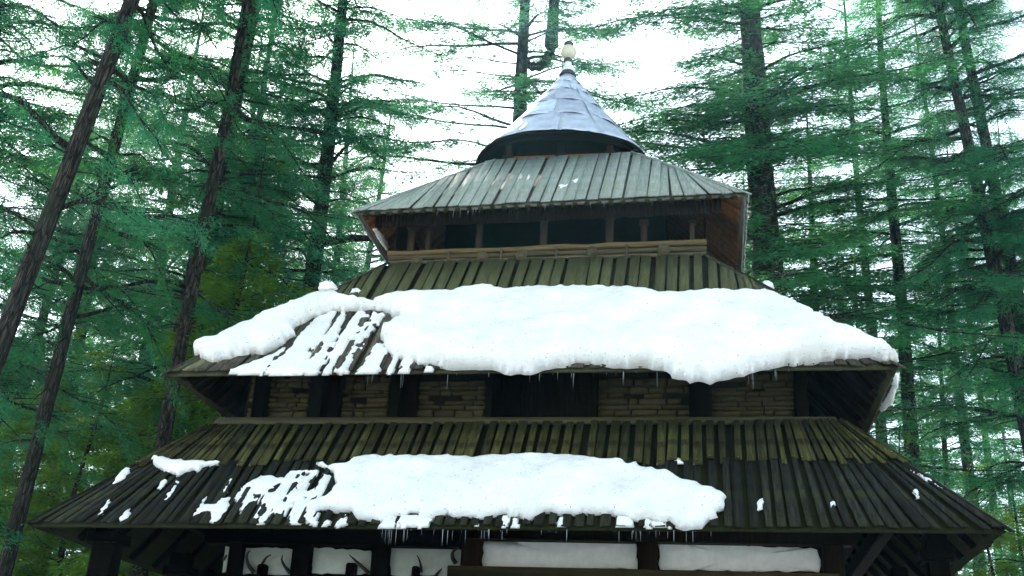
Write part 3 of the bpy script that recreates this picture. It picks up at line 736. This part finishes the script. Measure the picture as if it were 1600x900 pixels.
small = [
 (R1, [(236, 714, .5), (246, 706, 1), (262, 711, 1), (292, 715, 1), (320, 715, 1), (348, 719, .6), (342, 727), (326, 729), (312, 738), (304, 735), (292, 737), (282, 744), (270, 738), (256, 738), (246, 730)], .14, 'ragged snow patch near the left hip of the lowest roof'),
 (R1, [(374, 766), (396, 752), (408, 741, .6), (424, 742, .6), (436, 748), (462, 744), (456, 758), (440, 756), (428, 764), (416, 775), (398, 773), (390, 762)], .08, 'torn snow patch left of the long slab on the lowest roof'),
 (R1, [(299, 812), (308, 797), (318, 783), (326, 774), (322, 788), (338, 788), (346, 779), (364, 778), (358, 794), (350, 806), (340, 816), (328, 815), (330, 800), (318, 800)], .06, 'forked snow patch above the left part of the lowest eave'),
 (R1, [(340, 778), (352, 758), (362, 745), (366, 749), (358, 765), (348, 780)], .04, 'narrow slanted snow streak rising from the forked patch'),
 (R1, [(256, 782), (266, 768), (277, 750), (281, 753), (272, 772), (262, 782)], .04, 'narrow snow streak under the ragged patch by the left hip'),
 (R1, [(245, 763), (252, 752), (262, 746), (263, 752), (254, 763)], .04, 'tiny snow dab beside the narrow streak at left'),
 (R1, [(189, 808), (194, 799), (204, 793), (207, 797), (202, 807), (194, 811)], .04, 'small round snow dab near the far left of the lowest eave'),
 (R1, [(154, 806), (160, 795), (170, 780), (179, 777), (174, 789), (163, 803)], .04, 'snow streak nearest the left corner of the lowest roof'),
 (R1, [(176, 758), (184, 745), (197, 731), (206, 731), (203, 740), (190, 752)], .06, 'snow strip lying along the left hip of the lowest roof'),
 (R1, [(418, 812), (424, 798), (436, 780), (442, 772), (446, 784), (462, 782), (462, 792), (448, 797), (440, 806), (430, 802)], .05, 'crooked snow patch just left of the long slab end'),
 (R1, [(464, 760), (472, 748), (480, 742, .5), (481, 752), (474, 764), (466, 772)], .05, 'snow dab touching the left end of the long slab'),
 (R1, [(1181, 800), (1183, 786), (1192, 781), (1196, 788), (1191, 797), (1184, 806)], .05, 'small snow dab on dark planks right of the long slab'),
 (R1, [(1296, 790), (1299, 784), (1305, 787), (1304, 796), (1300, 801), (1297, 797)], .05, 'tiny snow dab on dark planks farther right'),
 (R1, [(1426, 772), (1428, 768), (1437, 773), (1440, 782), (1432, 783)], .05, 'small snow dab below the right hip of the lowest roof'),
 (R1, [(1420, 734, .5), (1428, 735, 1), (1452, 748, 1), (1484, 772, .8), (1466, 765), (1452, 756), (1446, 760), (1440, 747)], .08, 'white snow strip along the right hip of the lowest roof'),
 (R1, [(1042, 722), (1052, 718), (1066, 720), (1072, 727), (1060, 726)], .04, 'thin snow scrap just above the slab on the mossy planks'),
 (R1, [(1133, 824), (1134, 811), (1138, 810), (1139, 822)], .04, 'tiny upright snow dab beside the right end of the long slab'),
 (R3, [(871, 292), (876, 287), (882, 290), (888, 288), (886, 293), (880, 294), (876, 298)], .03, 'left of two snow scraps on the pale upper roof'),
 (R3, [(893, 295), (896, 287), (893, 284), (901, 279), (905, 281), (904, 291), (899, 290)], .03, 'right of two snow scraps on the pale upper roof'),
]
for i, (r, pts, T, lab) in enumerate(small):
    snow_slab(r, pts, T, max(.08, T*1.2), .028, 60+i, lab, base=.055, bump=.02, under=.03, amp=.016, wall=.4)
# lumps standing on the crest of the big slab
def lump(pts, d, th, label, plane='y'):
    """a block of snow: outline at its real depth, rounded and thick"""
    P = np.array([(at_y(px, py, d) if plane == 'y' else at_x(px, py, d)) for px, py in pts]); c = P.mean(0); k = len(P)
    Q = []
    for a, b in zip(P, np.roll(P, -1, 0)):
        for t in (0, .34, .67): Q.append(a+(b-a)*t)
    P = np.array(Q); k = len(P); nrm = np.array([0, 1., 0]) if plane == 'y' else np.array([1., 0, 0])
    V = []; F = []; layers = [(.55, -.5), (.88, -.42), (1, -.2), (1, .2), (.88, .42), (.55, .5)]
    rs = np.random.RandomState(len(pts)+int(P[0][2]*10))
    for s_, o_ in layers:
        V.append((P-c)*s_+nrm*o_*th+rs.normal(size=P.shape)*.012)
    V = np.concatenate(V+[[nrm*-.52*th], [nrm*.52*th]]); L = len(layers)
    for i in range(L-1):
        for j in range(k): F.append((i*k+j, i*k+(j+1) % k, (i+1)*k+(j+1) % k, (i+1)*k+j))
    for j in range(k): F.append((L*k, (j+1) % k, j)); F.append((L*k+1, (L-1)*k+j, (L-1)*k+(j+1) % k))
    m = MB(); m.add(V, F); o = m.build('snow_lump', MT['snow'], None, True); o.location = c; tag(o, label, 'snow')
lump([(499, 456), (501, 446), (512, 443), (523, 444), (528, 455), (520, 460)], R2.pt(0, 0, .74)[1]-.1, .35, 'square snow lump on the crest of the big slab at left')
lump([(548, 462), (552, 454), (560, 452), (568, 459), (562, 464)], R2.pt(0, 0, .72)[1]-.1, .25, 'small snow lump just right of the square lump on the crest')
lump([(1188, 452), (1190, 444), (1197, 440), (1206, 446), (1210, 455), (1198, 458)], R2.pt(0, 0, .74)[1]-.1, .35, 'snow lump on the crest of the big slab at right')
lump([(1381, 578), (1389, 577), (1395, 583), (1394, 600), (1390, 615), (1384, 632), (1372, 645), (1367, 640), (1368, 622), (1374, 600)], R2.R[0]+.10, .30, 'snow slab hanging off the right side of the middle eave', 'x')
lump([(584, 356), (588, 357), (598, 372), (607, 387), (606, 391), (599, 383), (591, 369)], R3.L[0]+.25, .10, 'strip of snow hanging behind the left eave of the upper roof', 'x')

# icicles: one row under each eave
def icicles(r, pa, pb, n, label, lmin, lmax, seed, h=-.02):
    rg = random.Random(seed); m = MB()
    ua = r.uw(hit(*pa, *r.plane(0)))[0]; ub = r.uw(hit(*pb, *r.plane(0)))[0]
    for i in range(n):
        u = rg.uniform(ua, ub); p = r.pt(u, 0, -.004+rg.uniform(0, .03), h); L = lmin+(lmax-lmin)*rg.random()**3; w = rg.uniform(.0022, .0048)*(1+L)
        V = []; F = []
        for q, s_ in ((0, 1), (.3, .7), (.7, .4)):
            for j in range(4): V.append(p+np.array([math.cos(j*1.571)*w*s_, math.sin(j*1.571)*w*s_, -L*q]))
        V.append(p-np.array([0, 0, L]))
        for a in range(2):
            for j in range(4): F.append((a*4+j, (a+1)*4+j, (a+1)*4+(j+1) % 4, a*4+(j+1) % 4))
        for j in range(4): F.append((8+j, 12, 8+(j+1) % 4))
        m.add(V, F)
    o = m.build('icicles', MT['ice'], None, False); tag(o, label, 'icicles', kind='stuff')
icicles(R1, (590, 822), (1120, 826), 80, 'icicles hanging from the lowest eave', .04, .30, 1)
icicles(R2, (560, 585), (1240, 578), 50, 'icicles hanging from the snowy middle eave', .05, .45, 2)
icicles(R3, (600, 325), (1090, 306), 45, 'tiny icicles along the pale upper eave', .03, .22, 3)

# ------------------------------------------------------------------ horns on the wall
def horn(pts, y, r0, label):
    P = np.array([at_y(px, py, y) for px, py in pts]); n = 14; t = np.linspace(0, len(P)-1, n)
    Q = np.stack([np.interp(t, range(len(P)), P[:, k]) for k in range(3)], -1)
    for _ in range(2): Q[1:-1] = (Q[:-2]+2*Q[1:-1]+Q[2:])/4
    Q[:, 1] -= np.linspace(0, .22, n); c = Q[0].copy()
    m = MB(); m.tube(Q-c, r0*np.linspace(1, .22, n)*(1+.06*np.cos(np.arange(n)*2.6)), 8); o = m.build('horn', MT['horn'], None, True); o.location = c; tag(o, label, 'horn', 'animal horns fixed to the old plaster wall')
def skull_block(x0, x1, y0, y1, label):
    a, b = at_y(x0, y1, YL), at_y(x1, y0, YL); c = (a+b)/2; h = (b-a)/2
    m = MB(); m.cbox((-abs(h[0]), -.14, -abs(h[2])-.1), (abs(h[0]), .04, abs(h[2])), .03); m.cbox((-abs(h[0])*.6, -.2, -abs(h[2])-.05), (abs(h[0])*.6, -.12, abs(h[2])*.5), .03)
    o = m.build('wooden_mount', MT['dark'], None); o.location = c; tag(o, label, 'mount', 'mounts that hold the horns')
horn([(397, 895), (390, 885), (388, 874), (392, 866), (398, 864)], YL, .045, 'leftmost curved horn in the first wide plaster field')
horn([(406, 893), (412, 882), (420, 873), (430, 870)], YL, .042, 'horn arching right beside the leftmost horn')
horn([(453, 895), (447, 886), (444, 877), (448, 871)], YL, .04, 'short upright horn at the right end of the first field')
horn([(350, 873), (356, 869), (358, 872), (357, 880)], YL, .03, 'small hooked horn in the narrow strip of plaster')
horn([(576, 896), (567, 886), (558, 877), (551, 870)], YL, .04, 'straight horn slanting left in the second wide field')
horn([(658, 893), (659, 884), (658, 876), (656, 871)], YL, .03, 'thin upright horn in the third wide field')
horn([(682, 898), (689, 894), (695, 891)], YL, .03, 'low short horn near the bottom of the third field')
horn([(712, 880), (707, 872), (709, 863), (718, 859), (722, 860)], YL, .045, 'thick curled horn beside the corner post')
skull_block(404, 420, 883, 897, 'dark wooden mount between two horns in the first field')
skull_block(542, 559, 881, 898, 'dark wooden mount under the slanting horn')
skull_block(645, 657, 886, 899, 'dark wooden mount beside the thin upright horn')

# ------------------------------------------------------------------ trees
def tree_mesh(seed, H, r0, cb, nb, Lmax, dens, shape=.65, shoot=(.11, .25), droop=.25, top_up=.3, sub=4.2, bare=.22, wid=.046, stub=10, fork=None):
    rs = np.random.RandomState(seed); m = MB()
    n = 60; t = np.linspace(0, 1, n); ph = rs.rand(4)*6
    ax = np.stack([.10*np.sin(t*5+ph[0])+.05*np.sin(t*13+ph[1]), .10*np.sin(t*4.4+ph[2])+.05*np.sin(t*11+ph[3]), t*H], -1); ax[:, :2] -= ax[0, :2]
    rad = r0*((1-t)**.85*.93+.03)+r0*.35*np.exp(-t*H/.7)
    m.tube(ax, rad, 14)
    tv = m.V[-1]; cen = np.concatenate([np.repeat(ax, 14, 0), ax[:1], ax[-1:]]); fl = np.tile(rs.normal(size=14)*.05, n)
    tv[:n*14] = cen[:n*14]+(tv[:n*14]-cen[:n*14])*(1+fl+rs.normal(size=n*14)*.045)[:, None]
    def axis(h): return np.array([np.interp(h, ax[:, 2], ax[:, 0]), np.interp(h, ax[:, 2], ax[:, 1]), h])
    base_pts = []; S0 = []; S1 = []        # sub-branch start / end
    az = rs.rand()*6; qs = np.sort(np.clip(rs.rand(nb)*.6+(np.arange(nb)+rs.rand(nb))/nb*.4, 0, 1))
    for i in range(nb):
        q = qs[i]; h = H*(cb+(0.985-cb)*q**.95); az += 2.4+rs.normal()*.5
        env = (1-q)**shape*min(1, .55+q*2.5)
        L = max(.5, Lmax*env*rs.uniform(.35, 1.25)); el = rs.uniform(-.15, .30)+top_up*q
        d = np.array([math.cos(az), math.sin(az), 0]); k = 8; u = np.linspace(0, 1, k)
        bend = rs.normal()*.25
        side = np.array([-d[1], d[0], 0])
        P = axis(h)+np.outer(u*L*math.cos(el), d)+np.outer(u**2*L*bend*.4, side)+np.outer(u*L*math.sin(el)-droop*L*u**2+.02*L*np.sin(u*9+az), [0, 0, 1])
        rb = min(.085, .010+.013*L)*rs.uniform(.8, 1.2)*min(1, r0/.35)
        m.tube(P, rb*(1-u*.88), 5, False)
        ns = max(3, int(L*sub)); ts = np.sort(rs.uniform(bare, 1, ns)); sg = np.where(np.arange(ns) % 2, 1, -1)
        for tt, s_ in zip(ts, sg):
            p = np.array([np.interp(tt, u, P[:, c]) for c in range(3)]); j = min(k-2, int(tt*(k-1))); dr = P[j+1]-P[j]; dr /= np.linalg.norm(dr)+1e-9
            ang = s_*rs.uniform(.5, 1.15); c_, s2 = math.cos(ang), math.sin(ang)
            dd = np.array([dr[0]*c_-dr[1]*s2, dr[0]*s2+dr[1]*c_, dr[2]*.5+rs.uniform(-.12, .16)])
            l = L*.40*(1.12-tt*.8)*rs.uniform(.5, 1.2)+.15
            S0.append(p); S1.append(p+dd*l)
        S0.append(P[-2]); S1.append(P[-1]+(P[-1]-P[-2])*.4)
    for i in range(stub):                    # dead snags
        h = H*rs.uniform(.05, cb+.2); a = rs.rand()*6.28; L = rs.uniform(.6, 2.6); d = np.array([math.cos(a), math.sin(a), rs.uniform(-.3, .25)])
        u = np.linspace(0, 1, 5); P = axis(h)+np.outer(u*L, d)+np.outer(u**2*L*rs.uniform(-.3, .1), [0, 0, 1])+rs.normal(size=(5, 3))*.04*u[:, None]
        m.tube(P, .035*(1-u*.8), 5, False)
    S0, S1 = np.array(S0), np.array(S1)
    # thin twigs as three-sided needles
    D = S1-S0; l = np.linalg.norm(D, axis=1); Dn = D/l[:, None]
    A = np.cross(Dn, [0, 0, 1]); A /= np.linalg.norm(A, axis=1)[:, None]+1e-9; B = np.cross(Dn, A); w = (.006+.008*l)[:, None]
    V = np.stack([S0+A*w, S0-A*w*.5+B*w*.87, S0-A*w*.5-B*w*.87, S1], 1).reshape(-1, 3); b = np.arange(len(S0))[:, None]*4
    tw = np.concatenate([b+np.array([[0, 1, 3]]), b+np.array([[1, 2, 3]]), b+np.array([[2, 0, 3]])])
    mv = np.concatenate(m.V); fs = [np.concatenate([np.array(m.F3).reshape(-1, 3), tw+len(mv)]).astype(int)]
    if m.F4: fs.append(np.array(m.F4))
    trunk = npmesh('trunk', np.concatenate([mv, V]), fs, True); trunk.materials.append(MT['bark'])
    # needle shoots
    cnt = np.maximum(3, (l*dens*1.6*rs.uniform(.6, 1.3, len(l))).astype(int)); idx = np.repeat(np.arange(len(l)), cnt); K = len(idx)
    tt = rs.rand(K)**.8; p = S0[idx]+D[idx]*tt[:, None]
    ang = rs.choice([-1, 1], K)*rs.uniform(.15, 1.2, K); c_, s_ = np.cos(ang), np.sin(ang); dn = Dn[idx]
    sd = np.stack([dn[:, 0]*c_-dn[:, 1]*s_, dn[:, 0]*s_+dn[:, 1]*c_, dn[:, 2]*.6+rs.normal(size=K)*.30-.16], -1); sd /= np.linalg.norm(sd, axis=1)[:, None]
    sl = rs.uniform(*shoot, K)[:, None]; nr = np.stack([rs.normal(size=K)*.45, rs.normal(size=K)*.45, np.ones(K)], -1)
    a = np.cross(sd, nr); a /= np.linalg.norm(a, axis=1)[:, None]; hw = (wid*rs.uniform(.6, 1.25, K))[:, None]*.5
    p = p+rs.normal(size=(K, 3))*np.array([.07, .07, .05])-np.outer(np.abs(rs.normal(size=K))*.17, [0, 0, 1])
    V = np.stack([p, p+sd*sl*.45+a*hw, p+sd*sl, p+sd*sl*.45-a*hw], 1).reshape(-1, 3); F = np.arange(K*4).reshape(K, 4)
    crown = npmesh('crown', V, F)
    return trunk, crown
import time; t0 = time.time()
TM = {}
TM['old'] = tree_mesh(11, 42, .62, .13, 190, 6.4, 30, bare=.1, shape=.42)
TM['old2'] = tree_mesh(12, 44, .58, .16, 180, 5.4, 46, droop=.2, bare=.08, shape=.42)
TM['old3'] = tree_mesh(13, 40, .60, .10, 190, 6.4, 38, droop=.32, bare=.1, shape=.42)
TM['slim'] = tree_mesh(14, 40, .36, .20, 150, 4.6, 46, shape=.5, stub=24, bare=.12)
TM['slim2'] = tree_mesh(15, 38, .34, .16, 160, 4.8, 46, shape=.55, stub=18, bare=.12)
TM['airy'] = tree_mesh(21, 43, .60, .20, 120, 8.0, 46, shape=.45, bare=.10, stub=36, wid=.036, shoot=(.10, .22))
TM['airy2'] = tree_mesh(22, 43, .55, .22, 115, 7.2, 48, shape=.45, bare=.10, stub=30, wid=.036, shoot=(.10, .22), droop=.3)
TM['pole'] = tree_mesh(24, 40, .36, .44, 85, 4.6, 40, shape=.45, stub=44, bare=.12)
TM['sparse'] = tree_mesh(16, 46, .5, .34, 85, 5.4, 34, shape=.3, stub=26)
TM['stem'] = tree_mesh(23, 18, .26, .04, 46, 4.6, 34, shape=.3, stub=4)
TM['young'] = tree_mesh(17, 12, .14, .06, 95, 3.0, 80, shape=.8, bare=.12, stub=4, sub=5)
TM['young2'] = tree_mesh(18, 15, .17, .05, 105, 3.4, 76, shape=.75, bare=.12, stub=4, sub=5)
for a, b in TM.values():
    b.materials.append(MT['leaf'])
for k in ('young', 'young2'): TM[k][1].materials[0] = MT['leaf_young_sunlit']
pass
TR = {'old': .62, 'old2': .58, 'old3': .60, 'slim': .36, 'slim2': .34, 'sparse': .5, 'airy': .60, 'airy2': .55, 'pole': .36, 'young': .14, 'young2': .17}
trng = random.Random(5)
def tree(kind, p_low, p_high, D, width_px, label, group=None, zs=1., rz=None, cat='tree', name='cedar_tree'):
    """trunk axis through two pixels at depth D; its foot is where that line meets the ground"""
    a, b = at_d(*p_low, D), at_d(*p_high, D); d = (b-a)/np.linalg.norm(b-a); foot = a-d*(a[2]+.2)/d[2]
    r = width_px/2*D/FOC; h = (a[2]+b[2])/2
    H = {'old': 42, 'old2': 44, 'old3': 40, 'slim': 40, 'slim2': 38, 'sparse': 46, 'airy': 43, 'airy2': 43, 'pole': 40, 'young': 12, 'young2': 15}[kind]*zs
    base_r = r/max(.25, (1-min(.9, h/H))**.85)
    s = base_r/TR[kind]; s = min(max(s, .42), 1.7)
    return put(kind, foot, d, s, zs, label, group, rz, cat, name)
def put(kind, foot, d, s, zs, label, group=None, rz=None, cat='tree', name='cedar_tree'):
    root = empty(name, tuple(foot)); tr, cr = TM[kind]
    q = Vector((0, 0, 1)).rotation_difference(Vector(d)); q = q @ Matrix.Rotation(trng.uniform(0, 6.28) if rz is None else rz, 4, 'Z').to_quaternion()
    root.rotation_mode = 'QUATERNION'; root.rotation_quaternion = q
    o = link('trunk', tr, None, root); o.scale = (s, s, zs)      # girth follows the photograph
    c = link('crown', cr, None, root); c.scale = (s, s, zs)
    tag(root, label, cat, group); return root
tree('airy', (35, 450), (188, 45), 25, 29, 'thickest leaning cedar at the far left edge', rz=.4)
tree('airy2', (60, 680), (205, 120), 31, 21, 'dark leaning cedar just right of the thickest left one')
tree('airy2', (262, 650), (391, 32), 40, 30, 'tall cedar whose pale trunk passes behind the left snow tip')
tree('old3', (-95, 560), (-20, 60), 33, 34, 'cedar at the left border whose boughs reach into the top left corner', rz=.9)
tree('pole', (359, 464), (391, 277), 50, 15, 'slim cedar right of the pale-trunked cedar')
tree('pole', (424, 420), (442, 288), 58, 10, 'thin cedar stem between the slim cedar and the big-limbed one')
bigl = tree('old', (484, 430), (525, 85), 44, 25, 'bushy cedar left of the upper eave with a heavy low limb', rz=2.0)
tree('pole', (222, 895), (243, 780), 34, 27, 'stout trunk seen under the left eave between posts')
tree('old2', (1195, 430), (1155, 0), 40, 42, 'big cedar right behind the upper gallery', rz=1.2)
tree('slim2', (1212, 400), (1190, 100), 46, 10, 'thin cedar stem hugging the big one behind the gallery')
tree('pole', (1264, 440), (1262, 190), 47, 11, 'thin reddish cedar stem right of the gallery', zs=.75)
tree('pole', (1437, 720), (1412, 430), 46, 22, 'straight dark cedar rising beyond the right hip')
tree('pole', (1495, 640), (1470, 400), 54, 14, 'slender cedar just right of the straight dark one')
tree('pole', (1528, 600), (1512, 470), 62, 9, 'thinnest far cedar between the slender one and the paired trunks')
tree('airy', (1590, 600), (1490, 110), 40, 22, 'left trunk of the pair of cedars near the right edge')
tree('airy2', (1612, 600), (1520, 110), 42, 22, 'right trunk of the pair of cedars near the right edge')
tree('pole', (1386, 690), (1352, 350), 52, 16, 'cedar seen beyond the right tip of the snow slab')
tree('sparse', (818, 170), (826, 0), 52, 22, 'pale forked cedar in the glare behind the finial')
# the second stem of the forked tree
fk = [o for o in col.objects if o.get('label', '').startswith('pale forked')][0]
P = np.array([at_d(*p, 52) for p in ((820, 98), (830, 104), (843, 105), (853, 98), (860, 84), (862, 66))])
Q = np.stack([np.interp(np.linspace(0, len(P)-1, 14), range(len(P)), P[:, k]) for k in range(3)], -1)
Q[1:-1] = (Q[:-2]+2*Q[1:-1]+Q[2:])/4
m = MB(); inv = np.array(Matrix.LocRotScale(fk.location, fk.rotation_quaternion, None).inverted()); Ql = (inv[:3, :3] @ Q.T).T+inv[:3, 3]
m.tube(Ql, np.linspace(.20, .24, 14)*(1+.22*np.sin(np.arange(14)*2.7)), 9); m.build('stem_elbow', MT['bark'], fk, True)
o = link('second_stem', TM['stem'][0], None, fk); o.location = Ql[-2]; o = link('second_crown', TM['stem'][1], None, fk); o.location = Ql[-2]
# heavy low limb of the bushy tree
P = np.array([at_d(*p, D) for p, D in (((489, 382), 44), ((515, 377), 43.4), ((545, 372), 42.6), ((575, 372), 41.8), ((594, 378), 41.2))])
inv = np.array(Matrix.LocRotScale(bigl.location, bigl.rotation_quaternion, None).inverted()); Ql = (inv[:3, :3] @ P.T).T+inv[:3, 3]
m = MB(); m.tube(Ql, [.22, .18, .15, .12, .07], 7); m.build('limb', MT['bark'], bigl, True)

ORD = 'first second third fourth fifth sixth seventh eighth ninth tenth eleventh twelfth thirteenth fourteenth fifteenth sixteenth'.split()
# crowd of trees behind, in two woods and a few between
def wood_rows(n, xr, dr, kinds, label, group, seed, sr=(.7, 1.2)):
    rg = random.Random(seed)
    for i in range(n):
        px = xr[0]+(xr[1]-xr[0])*(i+rg.random())/n; D = rg.uniform(*dr)
        g = ray(px, 900); f = CAM+g/np.hypot(g[0], g[1])*D; f[2] = -.2
        d = np.array([rg.uniform(-.04, .04), rg.uniform(-.04, .04), 1]); k = rg.choice(kinds); s = rg.uniform(*sr)
        put(k, f, d/np.linalg.norm(d), s, s*rg.uniform(.9, 1.1), label % ORD[i], group)
wood_rows(7, (-90, 600), (46, 64), ['old', 'airy', 'airy2', 'slim2'], '%s broad cedar from the left in the near wood left of the temple', 'broad cedars of the left wood', 11, (.75, 1.05))
wood_rows(4, (1090, 1720), (54, 70), ['slim2', 'pole', 'airy2', 'slim'], '%s broad cedar from the left in the near wood right of the temple', 'broad cedars of the right wood', 12, (.7, 1.0))
wood_rows(9, (-60, 560), (64, 100), ['slim', 'slim2', 'old3'], '%s tall cedar from the left in the far wood left of the temple', 'cedars of the left wood', 1, (.7, 1.0))
wood_rows(7, (1120, 1690), (72, 110), ['slim', 'slim2', 'pole'], '%s tall cedar from the left in the far wood right of the temple', 'cedars of the right wood', 2, (.7, 1.0))
wood_rows(8, (-80, 520), (36, 56), ['young', 'young2'], '%s young bushy cedar from the left under the tall trees left of the temple', 'young cedars on the left', 3, (.9, 1.5))
wood_rows(8, (1290, 1740), (38, 54), ['young', 'young2'], '%s young bushy cedar from the left under the tall trees right of the temple', 'young cedars on the right', 4, (.6, 1.1))

# ------------------------------------------------------------------ haze
m = MB(); m.box((-170, -60, -1.6), (170, 190, 62)); hz = m.mesh('haze')
hm, nt, out = newmat('haze'); v = N(nt, 'ShaderNodeVolumePrincipled'); v.inputs['Color'].default_value = (.38, .84, 1.0, 1); v.inputs['Density'].default_value = .0004; v.inputs['Anisotropy'].default_value = .6
nt.links.new(v.outputs[0], out.inputs['Volume'])
tag(link('haze', hz, hm), 'thin bluish haze hanging among the trees', 'haze', kind='stuff')
